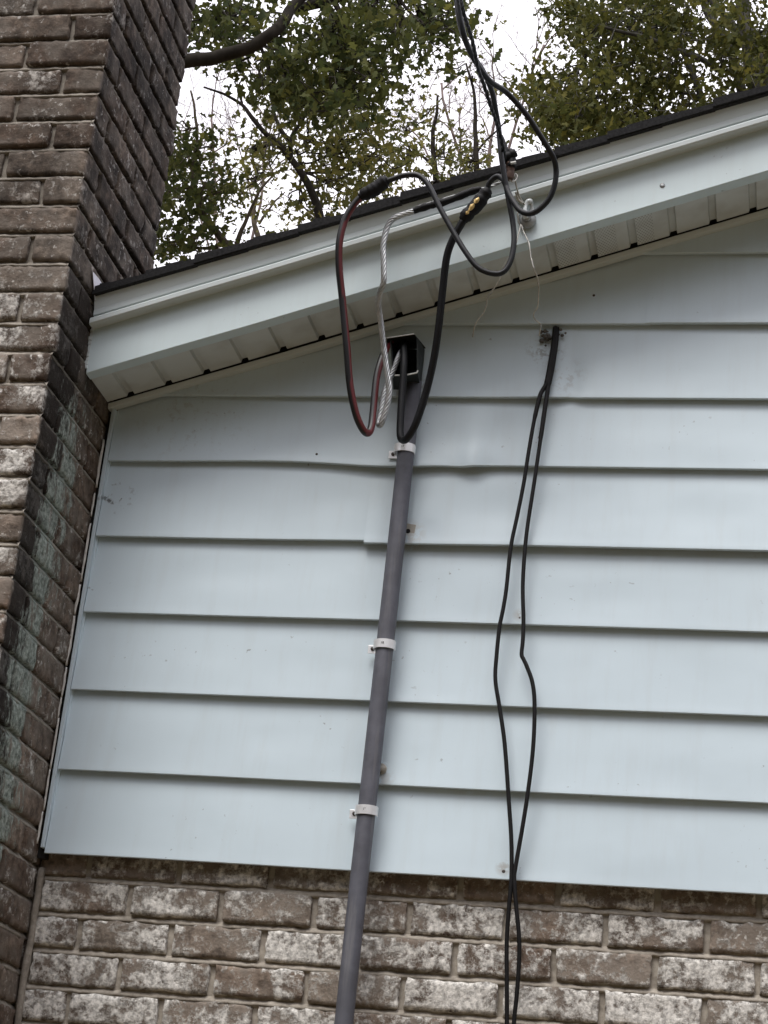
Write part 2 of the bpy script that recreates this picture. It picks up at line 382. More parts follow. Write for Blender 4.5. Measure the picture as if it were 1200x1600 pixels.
def mortar_sheet(mb, P, nu, nv, wear, amp=.0025):
    """P(u,v) grid patch of mortar, slightly lumpy"""
    vs = []
    for j in range(nv+1):
        for i in range(nu+1):
            p = Vector(P(i/nu, j/nv)); vs.append(p + noise.noise_vector(p*40)*amp)
    fs = [(j*(nu+1)+i, j*(nu+1)+i+1, (j+1)*(nu+1)+i+1, (j+1)*(nu+1)+i) for j in range(nv) for i in range(nu)]
    mb.add(vs, fs, 1)
    mb.att.setdefault('brick', []).extend([(.5, 0, 0, 1)] * len(vs))
    mb.att.setdefault('wear', []).extend([(*wear(v), 0, 1) for v in vs])

# lower brick wall, running bond
def wall_wear(p):
    s = max(0, fbm(p, 2.6) * .3 - .10)
    return (min(.55, s), 0)
bw = MB(); PZ = .0855; PX = .2245; zb = -.042
r = -1; YB = .035
while zb + PZ*r*-1 > -9 and r < 32:
    z0 = zb - PZ * r; z1 = z0 + .0705
    if z0 < GZ: break
    off = (.116 if r % 2 == 0 else .228) - .0065 - PX*2 if True else 0
    near = z0 > -.75
    x = off
    while x < XR:
        x0, x1 = max(x, -.018), min(x + .211, XR)
        if x1 - x0 > .03 and (near or True):
            hi = near and x1 < 2.3
            lm = rnd.uniform(.36, .70) if rnd.random() < .93 else rnd.uniform(.2, .36)
            if r <= 0: lm *= .8
            dy = rnd.uniform(-.002, .003)
            brick_box(bw, x0, x1, YB+dy, YB+.03, z0+rnd.uniform(-.0015,.0015), z1+rnd.uniform(-.0015,.0015), max(0, min(1, rnd.gauss(.70, .22))), lm, wall_wear,
                      .0125 if hi else .12, .0028 if hi else .001)
        x += PX
    r += 1
mortar_sheet(bw, lambda u, v: (-.03+2.5*u, YB+.011, -.78+.86*v), 120, 46, wall_wear)
mortar_sheet(bw, lambda u, v: (2.47+(XR-2.47)*u, YB+.0075, -.78+.86*v), 20, 8, wall_wear)
mortar_sheet(bw, lambda u, v: (-.03+(XR+.03)*u, YB+.0075, GZ+(-.78-GZ)*v), 30, 10, wall_wear)

def bed(mb, P0, P1, out, zlo, zhi, wear, d0=.0022, d1=.0125):
    """struck bed joint: flush with the brick below, cut back under the brick above"""
    P0, P1, out = Vector(P0), Vector(P1), Vector(out); k = max(2, int((P1-P0).length/.012)); vs = []
    for i in range(k+1):
        p = P0.lerp(P1, i/k)
        for t in (-.25, 0., .4, .75, 1., 1.15):
            q = p - out*(d0 + (d1-d0)*max(0,t)**1.4) + Vector((0,0, zlo + (zhi-zlo)*t))
            if t < 0: q = p - out*.012 + Vector((0,0,zlo-.004))
            vs.append(q + noise.noise_vector(q*55)*.0022)
    fs = [(i*6+j, (i+1)*6+j, (i+1)*6+j+1, i*6+j+1) for i in range(k) for j in range(5)]
    mb.add(vs, fs, 1)
    mb.att.setdefault('brick', []).extend([(.5, 0, 0, 1)] * len(vs)); mb.att.setdefault('wear', []).extend([(*wear(v), 0, 1) for v in vs])
zq = zb - PZ*9
while zq < .05:
    bed(bw, (-.02, YB, 0), (2.4, YB, 0), (0,-1,0), zq+.0705-PZ, zq, wall_wear); zq += PZ
bw.build('brick_wall', [M['brick'], M['mortar']], house, smooth=True)
# chimney
CX1, CX0, CY0, CY1 = -.022, -1.42, -.41, .16
def chim_wear(p):
    x, y, z = p
    side = x > CX1 - .03
    nz_ = fbm(p, 4.) * .5; st = fbm((x*3, y*7, z*1.2), 1.6) * .5
    if side and y > CY0 + .012:
        if z > 1.38:
            s = .74 + .35*st + nz_*.25
            li = .10 if st > .15 else 0.
        else:
            # damp run under the end of the rake
            cen = -.225 - .02*math.sin(z*4); wdt = .105
            below = min(1, max(0, (1.22 - z) / .2)) * min(1, max(0, (z + .55)/.6))
            li = max(0, 1 - abs(y - cen) / wdt * .72) * below
            s = .34 + .3*nz_ + .25*st
            if y < cen - .03: s = max(s, 1.18 + .3*nz_)
            if y > -.1: s = .36 + .2*nz_
            if z > 1.05 and y < -.1: s = max(s, min(.8, .55 + (z-1.05)*1.5))  # front part of the side face gets darker upwards
            li *= 1.15 + .55*fbm((x, y*9, z*2.2), 2.2)
        return (min(1.25, max(0, s)), max(0, min(1.15, li)))
    s = .06 + max(0, min(.32, (z - .8) * .38)) + .45*nz_ + .5*max(0, st)
    if x > -.05 and z < 1.2: s += .12
    return (min(.75, max(0, s)), 0)
ch = MB(); CP = .0825
k0 = int((GZ - 1.13)/CP)
for k in range(k0, 36):
    z0 = 1.13 + CP*k + .004; z1 = z0 + .0675
    hi = z0 > -.8 and z0 < 2.9; st = .0125 if hi else .12; ro = .0030 if hi else .001
    fr = k % 2 == 0
    lime_p = .95 - max(0, min(.38, (z0 - .85)*.5))
    def lime(): return rnd.uniform(.02, .64) * lime_p
    def tone(): return max(0, min(1, rnd.gauss(.48, .27)))
    jz = lambda: rnd.uniform(-.002, .002)
    # corner brick shared by both faces
    cw, cd = (.213, .10) if fr else (.10, .213)
    brick_box(ch, CX1-cw, CX1+rnd.uniform(-.004,.002), CY0+rnd.uniform(-.003,.004), CY0+cd, z0+jz(), z1+jz(), tone(), lime(), chim_wear, st, ro)
    x = CX1 - cw - .0125
    while x > CX0 + .02:
        x0 = max(x - .212, CX0)
        if x - x0 > .04:
            h2 = hi and x > -.62
            brick_box(ch, x0, x, CY0+rnd.uniform(-.004,.004), CY0+.04, z0+jz(), z1+jz(), tone(), lime(), chim_wear, st if h2 else .12, ro if h2 else .001)
        x = x0 - .0125
    y = CY0 + cd + .0125
    while y < CY1 - .03:
        y1 = min(y + .212, CY1)
        if y1 > CY1 - .05: y1 = CY1
        if y1 - y > .03:
            brick_box(ch, CX1-.05, CX1+rnd.uniform(-.003,.003), y, y1, z0+jz(), z1+jz(), tone()*.8, lime()*.4, chim_wear, st, ro)
        y = y1 + .0125
    # far side and back, coarse
    brick_box(ch, CX0, CX0+.04, CY0+.05, CY1, z0, z1, tone(), .2, chim_wear, .3, .001)
    if z0 > 1.1: brick_box(ch, CX0+.05, CX1-.055, CY1-.04, CY1, z0, z1, tone(), .2, chim_wear, .3, .001)
    if hi:
        bed(ch, (-.85, CY0, 0), (CX1-.002, CY0, 0), (0,-1,0), z1, z1+CP-.0675, chim_wear)
        bed(ch, (CX1, CY0+.002, 0), (CX1, CY1-.004, 0), (1,0,0), z1, z1+CP-.0675, chim_wear)
ZT = 1.13 + CP*36
D_ = .0115
mortar_sheet(ch, lambda u, v: (-.9+(.9+CX1-D_)*u, CY0+D_, -.8+(ZT+.8)*v), 50, 150, chim_wear)
mortar_sheet(ch, lambda u, v: (CX0+D_+(-.9-CX0-D_)*u, CY0+D_, -.8+(ZT+.8)*v), 8, 20, chim_wear)
mortar_sheet(ch, lambda u, v: (CX1-D_, CY0+D_+(CY1-CY0-2*D_)*u, -.8+(ZT+.8)*v), 34, 150, chim_wear)
mortar_sheet(ch, lambda u, v: (CX0+D_+(CX1-CX0-2*D_)*u, CY0+D_, GZ+(-.8-GZ)*v), 8, 12, chim_wear)
mortar_sheet(ch, lambda u, v: (CX1-D_, CY0+D_+(CY1-CY0-2*D_)*u, GZ+(-.8-GZ)*v), 6, 12, chim_wear)
mortar_sheet(ch, lambda u, v: (CX0+D_, CY1-D_-(CY1-CY0-2*D_)*u, GZ+(ZT-GZ)*v), 4, 20, chim_wear)
mortar_sheet(ch, lambda u, v: (CX1-D_-(CX1-CX0-2*D_)*u, CY1-D_, GZ+(ZT-GZ)*v), 6, 20, chim_wear)
mortar_sheet(ch, lambda u, v: (CX0+(CX1-CX0)*u, CY0+(CY1-CY0)*v, ZT), 10, 6, chim_wear)
chimney = tag(ch.build('chimney', [M['brick'], M['mortar']], house, smooth=True), 'dark weathered brick chimney with green lichen streaks on its side')
# mortar smear in the inside corner where chimney meets the brick wall
cm = MB(); pts = [Vector((-.012+.004*fbm((0,0,z),9), YB-.002+.003*fbm((3,0,z),7), z)) for z in np.linspace(GZ, -.03, 120)]
cm.tube(pts, [.0085+.003*fbm((1,2,p.z), 14) for p in pts], 10)
cm.att['wear'] = [(.42+.3*fbm(v, 9), 0, 0, 1) for v in cm.v]
cm.build('corner_mortar', M['mortar'], chimney, smooth=True)
# bent flashing at the foot of the upper chimney
fl = MB(); yy = (-.245, -.15)
pts = [(CX1+.012, -.253, 1.437), (CX1+.012, -.240, 1.43), (CX1+.014, -.14, 1.40), (CX1+.014, -.11, 1.365), (CX1+.014, -.245, 1.36)]
def at_x(px, py, Xw):
    d = ray(px, py); return CC + d * ((Xw - CC[0]) / d[0])
pts = [at_x(a, b_, CX1+.006) for a, b_ in ((145, 424), (155, 436), (169, 458), (170, 468), (160, 474), (149, 474))]
fl.add([p + Vector((0,0,0)) for p in pts] + [p + Vector((-.002,.001,0)) for p in pts], [(0,5,4,3,2,1), tuple(range(6,12))] + [(i,(i+1)%6,(i+1)%6+6,i+6) for i in range(6)])
fl.build('flashing', M['flash'], chimney)

# siding -------------------------------------------------------------------------------
ZK = [0, .2051, .4081, .6112, .8152, 1.0241, 1.2119, 1.4200, 1.6219]
while ZK[-1] < zr(RIDGE) + 1.4: ZK.append(ZK[-1] + .2032)
def rake_under(x): return 1.175 + zr(x)
sd = MB()
xs = list(np.arange(0, 1.9, .0135)) + list(np.arange(1.9, XR, .12)) + [XR]
DENTS = [(1.20, 1.26, .035, .05, .004), (.86, 1.10, .10, .06, .003), (.95, 1.05, .07, .035, -.0035), (.60, .93, .09, .06, .0022), (1.02, .90, .12, .05, .0025), (1.33, 1.50, .10, .06, .003),
         (.35, .72, .12, .05, .0015), (1.45, .25, .10, .05, .0015), (.52, .30, .06, .03, .0012), (1.25, .68, .15, .04, .0016), (1.55, .9, .09, .05, .0016), (.25, 1.12, .10, .05, .002)]
def dent(x, z):
    return sum(d*math.exp(-((x-a)/rx)**2 - ((z-b_)/rz)**2) for a, b_, rx, rz, d in DENTS)
def board(k, xa, xb, lift=0., dzb=lambda x: 0., dyb=lambda x: 0.):
    X_ = [x for x in xs if xa + .004 < x < xb - .004]; X_ = [xa] + X_ + [xb]
    z0, z1 = ZK[k], ZK[k+1]
    prof = [(.0128, .010), (.0128, .001), (.005, .0), (.0012, -.0008), (0, .001), (.0003, .006)]      # rolled lip: back edge, underside, nose
    rows = []
    for x in X_:
        dz = dzb(x); dy = dyb(x) - lift; col = []
        for py_, pz in prof: col.append((x, py_ + dy, z0 + pz + dz))
        for t in (.06, .13, .2, .28, .36, .44, .52, .6, .68, .76, .84, .92, 1., 1.14):
            yb = .0172*t + dy*(1-t) + fbm((x*2.2, k*3.1, t*.7), 1.3, 2)*.0019*math.sin(min(1,t)*math.pi) + dent(x, z0+(z1-z0)*t)*math.sin(min(1,t)*math.pi)**.5
            col.append((x, yb, z0 + dz*(1-t) + (z1-z0)*t))
        lim = rake_under(x) + .012
        col = [(a, b_, min(c_, lim)) for a, b_, c_ in col]
        rows.append(col)
    n_ = len(rows[0]); vs = [p for c_ in rows for p in c_]
    fs = [(i*n_+j, (i+1)*n_+j, (i+1)*n_+j+1, i*n_+j+1) for i in range(len(rows)-1) for j in range(n_-1)
          if not all(abs(vs[q][2]-rake_under(vs[q][0])-.012) < 1e-6 for q in (i*n_+j, (i+1)*n_+j, (i+1)*n_+j+1, i*n_+j+1))]
    sd.add(vs, fs)
bmp = lambda x, c, w: math.exp(-((x-c)/w)**2)
for k in range(len(ZK)-1):
    if k == 4:
        board(4, .0, .712, 0, lambda x: .003*bmp(x, .7, .2))
        board(4, .698, XR, .006, lambda x: -.0045*bmp(min(x, 1.1), .7, .45) - .001)
    elif k == 5:
        board(5, 0, XR, 0, lambda x: -.0085*bmp(x, .74, .13) - .0055*bmp(x, .94, .04) + .005*bmp(x, .42, .22),
              lambda x: -.007*bmp(x, .76, .10) - .011*bmp(x, .95, .032))
    elif k == 6:
        board(6, 0, XR, 0, lambda x: .003*bmp(x, 1.18, .018), lambda x: .006*bmp(x, 1.185, .02) - .003*bmp(x, 1.10, .05))
    elif k == 7:
        board(7, .3, 1.372, 0, lambda x: -.001); board(7, 1.36, XR, .002)
    else:
        board(k, 0, XR, 0, (lambda k: lambda x: .0016*fbm((x, k*5., 0), 1.1, 2))(k))
tag(sd.build('gable_siding', M['siding'], house, smooth=True), 'pale bluish white horizontal metal siding')
siding = bpy.data.objects['gable_siding']
sm = siding.modifiers.new('edges', 'EDGE_SPLIT'); sm.split_angle = math.radians(35)
# corner channel, and peeling caulk between it and the chimney
jc = MB(); zt = rake_under(0) - .005
jc.box(-.0105, -.0015, -.004, .016, .012, zt); jc.box(-.0035, .003, .010, .018, .006, zt)
jc.build('corner_channel', M['siding'], siding, bevel=.001)
ck = MB(); z = .02
while z < .95:
    L = rnd.uniform(.04, .16); gap = rnd.uniform(.0, .05) if z > .45 else rnd.uniform(0, .004)
    zz = np.linspace(z, z+L, 9)
    wob = rnd.uniform(-.0015, .0015)
    pts = [Vector((-.0185 + wob + .0018*fbm((0,0,q), 30), -.004 + .003*fbm((5,0,q), 22), q)) for q in zz]
    w0 = rnd.uniform(.0022, .0040)
    ck.tube(pts, [w0*(.6+.5*math.sin(math.pi*(.08+.84*i/8))+.25*fbm((2,0,q),60)) for i, q in enumerate(zz)], 8)
    z += L + gap
ck.build('caulk_strip', M['caulk'], siding, smooth=True)
# dark box painting in the shade of the crevice behind
cv = MB(); cv.box(-.0225, -.0008, .012, .05, -.01, zt); cv.build('corner_shade_fill', M['dark'], siding)

# sheathing body behind siding and the other walls
bd = MB()
bd.add([(0,.045,-.02),(XR,.045,-.02),(XR,.045,zr(XR)+1.3),(RIDGE,.045,zr(RIDGE)+1.3),(0,.045,1.3)], [(0,1,2,3,4)])
bd.box(XL, XR, 8., 8.1, GZ, 1.25+zr(XL)); bd.box(XL, XL+.1, .17, 8., GZ, 1.25+zr(XL)); bd.box(XR, XR+.1, .1, 8., GZ, 1.25+zr(XL))
bd.add([(XL,8.05,1.2+zr(XL)),(XR,8.05,1.2+zr(XL)),(RIDGE,8.05,1.3+zr(RIDGE))], [(0,1,2)])
bd.build('wall_sheathing', M['plate'], house)

# rake: fascia board, soffit, moulding
def rake_prism(mb, prof, x0=-.0185, x1=XR+.3, mi=0, closed=True, wob=0.):
    """prof: (y, dz) polygon swept along the slope"""
    XS = [x0] + [x for x in np.arange(.2, 1.95, .2)] + [RIDGE, x1]
    vs = []; n_ = len(prof)
    for x in XS:
        w = wob * fbm((x*1.4, prof[0][1], 2), 1.2, 2)
        vs += [(x, y, dz + zr(x) + w) for y, dz in prof]
    fs = []
    for i in range(len(XS)-1):
        for j in range(n_ if closed else n_-1):
            a = i*n_+j; b_ = i*n_+(j+1)%n_
            fs.append((a, b_, b_+n_, a+n_))
    if closed: fs += [tuple(range(n_-1,-1,-1)), tuple((len(XS)-1)*n_+j for j in range(n_))]
    mb.add(vs, fs, mi)
fa = MB()
rake_prism(fa, [(-O_, 1.1830), (-O_+.002, 1.1814), (-.160, 1.1814), (-.160, 1.1834), (-O_+.018, 1.184), (-O_+.018, 1.40), (-O_, 1.40)], wob=.002)
fascia = fa.build('fascia', M['fascia'], house, bevel=.0008)
# torn metal end against the chimney
tr = MB()
for q in range(10):
    zq = 1.19 + q*.0115
    tr.box(-.0235 - .004*rnd.random(), -.0175, -O_-.0006-.002*rnd.random(), -O_+.004, zq+zr(0), zq+.010+zr(0))
tr.build('torn_edge', M['trim'], fascia)
mo = MB()
rake_prism(mo, [(-.1945, 1.3055), (-.224, 1.3045), (-.2285, 1.307), (-.2295, 1.3195), (-.2255, 1.3235), (-.1945, 1.3235)], wob=.0015)
rake_prism(mo, [(-.197, 1.3395), (-.2095, 1.3375), (-.2115, 1.339), (-.212, 1.353), (-.2185, 1.372), (-.2225, 1.386), (-.197, 1.386)], wob=.0015)
mo.build('rake_moulding', M['trim'], fascia, bevel=.0007)
gp = MB(); rake_prism(gp, [(-.2005, 1.3235), (-.2005, 1.3405), (-.197, 1.3405), (-.197, 1.3235)]); gp.build('groove_shade_strip', M['dark'], fascia)  # dark strip paints in the shade between the mouldings

so = MB(); zs_ = 1.1862
gx = [.0325 + .0984*i for i in range(-1, 96)]
prev = -.0185
prof = []
for g0 in gx:
    if g0 < -.0: continue
    prof += [(g0, 0), (g0+.0022, .0100), (g0+.0175, .0100), (g0+.0197, 0)]
prof = [(-.0185, 0)] + [p for p in prof if p[0] < XR+.25]
vs = []
for x, d in prof:
    for y in (-.1625, -.0215): vs.append((x, y, zs_ + d + zr(x)))
    vs.append((x, -.0205, zs_ + d + zr(x) + .003))
so.add(vs, [(3*i, 3*i+1, 3*i+4, 3*i+3) for i in range(len(prof)-1)] + [(3*i+1, 3*i+2, 3*i+5, 3*i+4) for i in range(len(prof)-1)])
soffit = so.build('soffit', M['soffit'], house)
tm = MB()
rake_prism(tm, [(-.0105, 1.1715), (-.0125, 1.173), (-.0155, 1.1835), (-.0145, 1.185), (-.0125, 1.185), (-.0085, 1.176), (.009, 1.176), (.009, 1.1715)], x0=-.0185, wob=.0015)
tm.build('soffit_trim', M['trim'], soffit)
dk = MB(); rake_prism(dk, [(-.16, 1.2045), (.03, 1.2045), (.03, 1.2085), (-.16, 1.2085)], x0=-.015); dk.build('soffit_shade_fill', M['dark'], soffit)  # dark sheet painted for the shade seen through the soffit gap

# roof: deck and shingle courses lapped up the slope
ro = MB()
def slab(x0, x1, y0, y1, a0, a1, b0, b1):
    """sloped slab: underside/top heights above the rake line at x0 (a) and x1 (b)"""
    P = [(x0,y0,a0+zr(x0)),(x1,y0,b0+zr(x1)),(x1,y1,b0+zr(x1)),(x0,y1,a0+zr(x0)),(x0,y0,a1+zr(x0)),(x1,y0,b1+zr(x1)),(x1,y1,b1+zr(x1)),(x0,y1,a1+zr(x0))]
    ro.add(P, [(0,3,2,1),(4,5,6,7),(0,1,5,4),(1,2,6,5),(2,3,7,6),(3,0,4,7)])
x = -.0185
while x < RIDGE:
    e = .128; j = rnd.uniform(-.003, .003)
    x1 = min(RIDGE, x + e*2.05)
    dy = rnd.uniform(-.004, .006); th = rnd.uniform(.0, .0035)
    slab(x + j, x1, -.240+dy, .165, 1.3865, 1.4085+th, 1.3825, 1.392+th*.3)
    # a shingle tab edge now and then curls
    if rnd.random() < .55:
        a = x + rnd.uniform(0, .08); L = rnd.uniform(.02, .09)
        slab(a, a+L, -.237+dy, -.1, 1.400, 1.4115+rnd.uniform(0,.004), 1.396, 1.4085+rnd.uniform(0,.003))
    x += e
x = RIDGE
while x < XR + .3:
    slab(x, min(x+.26, XR+.3), -.240, .165, 1.3825, 1.395, 1.3865, 1.4105); x += .128
x = XL - .25
while x < RIDGE:
    slab(x, min(x+.26, RIDGE), .166, 8.3, 1.3865, 1.4085, 1.3825, 1.392); x += .128
x = RIDGE
while x < XR + .3:
    slab(x, min(x+.26, XR+.3), .166, 8.3, 1.3825, 1.395, 1.3865, 1.4105); x += .128
ro.build('roof', M['shingle'], house)

# ------------------------------------------------------------------ conduit with hood and straps
cd = thing('service_conduit', 'grey plastic conduit pipe running up the siding to an open cable hood', 'conduit', (.78, -.035, GZ))
pp = MB(); pz = np.linspace(GZ+.05, 1.235, 60)
pp.tube([(.779 + .004*math.sin(z*1.3) + .006*(z/1.2 if z > 0 else 0), -.0345, z) for z in pz], .0212, 28)
pp.build('pipe', M['pvc'], cd, smooth=True)
hd = MB(); t = .0025
HX0, HX1 = .736, .803
# back plate, sides, sloping lid, floor lip: an open-fronted cable hood
hd.box(HX0, HX1, -.014, -.011, 1.225, 1.338)
def quad_slab(mb, P, th, mi=0):
    P = [Vector(p) for p in P]; nrm = (P[1]-P[0]).cross(P[2]-P[0]).normalized()*th
    mb.add(P + [p+nrm for p in P], [(3,2,1,0),(4,5,6,7),(0,1,5,4),(1,2,6,5),(2,3,7,6),(3,0,4,7)], mi)
quad_slab(hd, [(HX1,-.012,1.226),(HX1,-.012,1.338),(HX1-.001,-.108,1.322),(HX1+.006,-.098,1.229)], .002)
quad_slab(hd, [(HX0,-.012,1.226),(HX0+.016,-.098,1.222),(HX0,-.108,1.318),(HX0,-.012,1.338)], .002)
quad_slab(hd, [(HX0,-.012,1.226),(HX1,-.012,1.226),(HX1+.006,-.098,1.228),(HX0+.016,-.098,1.221)], -.002)
hood = hd.build('cable_hood', M['hood'], cd)
lid = MB(); quad_slab(lid, [(.7255,-.116,1.3155),(.7965,-.116,1.3270),(.8065,-.010,1.3425),(.7305,-.010,1.338)], .0028)
lid.build('hood_lid', M['hood'], hood)
le = MB(); le.tube([(.7255,-.1165,1.3168),(.7965,-.1165,1.3284)], .0017, 6); le.build('pale_edge', M['lip'], hood); le = MB(); le.tube([(HX0+.018,-.099,1.2215),(HX0+.05,-.1005,1.2225),(HX1+.006,-.0995,1.2285),(HX1+.008,-.097,1.236)], .0024, 6)  # pale strips along the lid front and the floor edge
le.build('floor_lip', M['lip'], hood)
bt = MB()
bt.lathe((.775,-.07,1.30), (0,0,-1), [(0,.0),(0,.026),(.05,.026),(.06,.012)], 16)
bt.build('cable_bushing', M['dark'], hood)

def text_mesh(name, s, size, loc, rot, m, parent):
    c = bpy.data.curves.new(name, 'FONT'); c.body = s; c.size = size; c.align_x = 'CENTER'; c.align_y = 'CENTER'; c.extrude = .0003
    o = bpy.data.objects.new('tmp', c); COL.objects.link(o)
    dg = bpy.context.evaluated_depsgraph_get(); me = bpy.data.meshes.new_from_object(o.evaluated_get(dg))
    COL.objects.unlink(o); bpy.data.objects.remove(o)
    me.materials.clear(); me.materials.append(m)
    t_ = bpy.data.objects.new(name, me); COL.objects.link(t_); t_.parent = parent; t_.location = loc; t_.rotation_euler = rot
    return t_
def strap(z, label, txt, dx):
    s = thing('conduit_strap', label, 'pipe strap', (.78+dx, -.0345, z), 'metal straps holding the conduit')
    mb = MB(); a0, a1 = math.radians(10), math.radians(-208); R_ = .0232; h_ = .0108
    vs = []; fs = []; n_ = 22
    for i in range(n_+1):
        a = a0 + (a1-a0)*i/n_
        # flattened front like a stamped saddle
        for rr_ in (R_, R_+.0016):
            for hh in (-h_, h_):
                x_ = math.cos(a)*rr_; y_ = math.sin(a)*rr_
                x_ = max(-rr_*1.04, min(rr_*1.06, x_*1.13)); y_ = max(y_, -rr_*.985)
                vs.append((x_, y_, hh))
    for i in range(n_):
        b_ = i*4
        for p_, q_ in ((0,1),(1,3),(3,2),(2,0)): fs.append((b_+p_, b_+q_, b_+4+q_, b_+4+p_))
    fs += [(0,2,3,1), (n_*4, n_*4+1, n_*4+3, n_*4+2)]
    mb.add(vs, fs); band = mb.build('band', M['strap'], s); band.matrix_parent_inverse = Matrix()
    mb = MB(); mb.box(-.0455, -.0215, .0235, .0252, -.0105-.002, .0105-.002); mb.box(-.0235, -.0215, .006, .0245, -.0105, .0105)
    tb = mb.build('tab', M['strap'], s, bevel=.0006); tb.matrix_parent_inverse = Matrix()
    mb = MB(); mb.lathe((-.034, .0235, -.001), (0,-1,0), [(0,.0048),(.0022,.0046),(.0034,.0022)], 12)
    sc = mb.build('screw', M['screw'], s, smooth=True); sc.matrix_parent_inverse = Matrix()
    st = text_mesh('stamped_mark', txt, .0075, (-.001, -.0249, .0), (math.pi/2, 0, 0), M['hood'], s)
    return s
strap(1.0472, 'shiny metal pipe strap just below the black cable loop, topmost on the conduit', '17', .0045)
strap(.5348, 'shiny metal pipe strap halfway down the conduit, middle of three', '18', .0035)
strap(.1313, 'shiny metal pipe strap lowest on the siding, nearest the brick', '1"', .0005)

# ------------------------------------------------------------------ service cables
LR, DR = .0090, .0068
def cable(parent, name, path, r, m, n=12, stripe=None):
    mb = MB(); mb.tube(path, r, n)
    if stripe is not None:
        a = []
        for i in range(len(path)):
            for k in range(n):
                a.append((1. if (Vector(mb.v[i*n+k]) - path[i]).x > .45*r else 0., 0, 0, 1))
        mb.att['stripe'] = a
    return mb.build(name, m, parent, smooth=True)
def splice(parent, p0, p1, r, m, name='splice', lump=.16):
    p0, p1 = Vector(p0), Vector(p1); d = p1-p0; q = 26
    ts = [i/q for i in range(q+1)]
    rs = [r*(.42 if t in (0,1) else (.78 if t < .09 or t > .92 else 1))*(1+lump*fbm((t*5, r*100, p0.x*9), 2.1)) for t in ts]
    mb = MB(); mb.tube([p0+d*t + Vector((0,0,.002*math.sin(t*9))) for t in ts], rs, 14)
    return mb.build(name, m, parent, smooth=True)

# red-striped conductor
red_lead = spread([(613,531),(606,538),(602,548),(595,565),(588,593),(583,643),(580,668),(574,677),(565,668),(555,643),(546.7,600),(541.7,540),(535,468),(530,418),(530.5,378),(539,344),(553,320),(565,307)],
                  [(0,-.075),(.15,-.13),(.4,-.17),(.62,-.24),(.8,-.30),(1,-.31)])
t1 = thing('service_cable', 'red-striped black cable looping left of the hood to a splice above the roof edge', 'cable', at(574,677,-.17), 'service cables at the hood')
cable(t1, 'lead_wire', px_path(red_lead, 6), LR, M['redstripe'], 14, {3, 4, 5, 6})
splice(t1, at(562,310,-.31), at(607,281,-.32), .0172, M['sleeve'])
UP = [(727,66),(720,37),(715,0),(711,-60),(700,-260)]
def up_depth(L, d0, d1, dend): return L
dr1 = [(603,284),(612,280.5),(630,274.5),(650,273.5),(663,281),(674,297),(687,324),(707,360),(727,393),(747,418),(770,427.5),(787,424.5),(798,407),(803,380),(801.7,350),(795,313),(789,280),(783,243),(779.6,204),(775,176),(769,144.5),(757,115),(741,90),(728,65),(719,37),(714,0),(709,-60),(699,-200),(640,-700)]
cable(t1, 'drop_wire', px_path(spread(dr1, [(0,-.32),(.3,-.34),(.5,-.33),(.66,-.36),(.86,-.75),(.93,-1.0),(.965,-1.5),(1,-2.4)]), 6), DR, M['drop'])

# black conductor
blk = spread([(630,528),(630.5,540),(631.5,567),(628,617),(625.5,660),(625.5,680),(629,687.5),(637,684),(650,661),(666,612),(678,560),(685.5,510),(692,450),(698,402),(708,373),(725,343)],
             [(0,-.07),(.12,-.105),(.4,-.115),(.6,-.17),(.85,-.27),(1,-.30)])
t2 = thing('service_cable', 'plain black cable looping right of the hood up to a splice with coppery glints', 'cable', at(632,686,-.12), 'service cables at the hood')
cable(t2, 'lead_wire', px_path(blk, 6), LR*1.03, M['black'])
s2 = splice(t2, at(722,346,-.30), at(765,296,-.31), .0168, M['sleeve'])
pa, pb = at(727.5,336,-.315), at(749.5,308,-.322); mb = MB()
mb.tube([pa.lerp(pb, i/8) + Vector((.0006*math.sin(i*3),0,0)) for i in range(9)], [.0015,.0052,.0022,.0058,.0064,.0025,.0066,.0048,.0015], 8); mb.build('copper_glints', M['glint'], s2, smooth=True)  # small lumps coloured to give copper glints on the splice
dr2 = [(762,299),(764,287),(773,277.5),(781,276.5),(788,284),(795,302),(804,318),(814,330),(828,334),(843,327),(859,309),(867.5,285),(868.5,262),(862.5,242),(843,210),(821,177),(792,145),(765,126),(744,98),(729,68),(720.5,36),(716,0),(711,-60),(701,-200),(642,-700)]
cable(t2, 'drop_wire', px_path(spread(dr2, [(0,-.31),(.3,-.36),(.5,-.40),(.66,-.5),(.84,-.76),(.91,-1.0),(.955,-1.5),(1,-2.4)]), 6), DR, M['drop'])

# bare neutral: twisted strands
def twisted(mb, path, R_, strand, ns=5, turns=60., mi=0):
    N_ = len(path); T = [(path[min(i+1,N_-1)]-path[max(i-1,0)]).normalized() for i in range(N_)]
    U = Vector((0,1,0)); Us = []
    for i in range(N_):
        U = (U - T[i]*U.dot(T[i])).normalized(); Us.append(U.copy())
    s_ = [0.]
    for i in range(1, N_): s_.append(s_[-1] + (path[i]-path[i-1]).length)
    for q in range(ns):
        P = []
        for i in range(N_):
            a = s_[i]*turns + 2*math.pi*q/ns; W = T[i].cross(Us[i])
            P.append(path[i] + (Us[i]*math.cos(a) + W*math.sin(a))*R_)
        mb.tube(P, strand, 6, mi)
t3 = thing('service_cable', 'bare twisted silver wire hanging in a bend beside the hood, spliced along the fascia', 'cable', at(591,664,-.14), 'service cables at the hood')
neu = spread([(627,549),(622,560),(615,577),(608,593),(601,612),(596.5,635),(592.5,655),(592,664),(596,661),(601.5,645),(606.5,625),(608.3,606),(605,582),(599.5,542),(594.5,500),(591,475),(594,456),(599.5,440),(599.5,410),(599,385),(603.5,360),(612,344),(628,336),(646,330.5)],
             [(0,-.08),(.3,-.14),(.36,-.15),(.55,-.17),(.75,-.27),(1,-.275)])
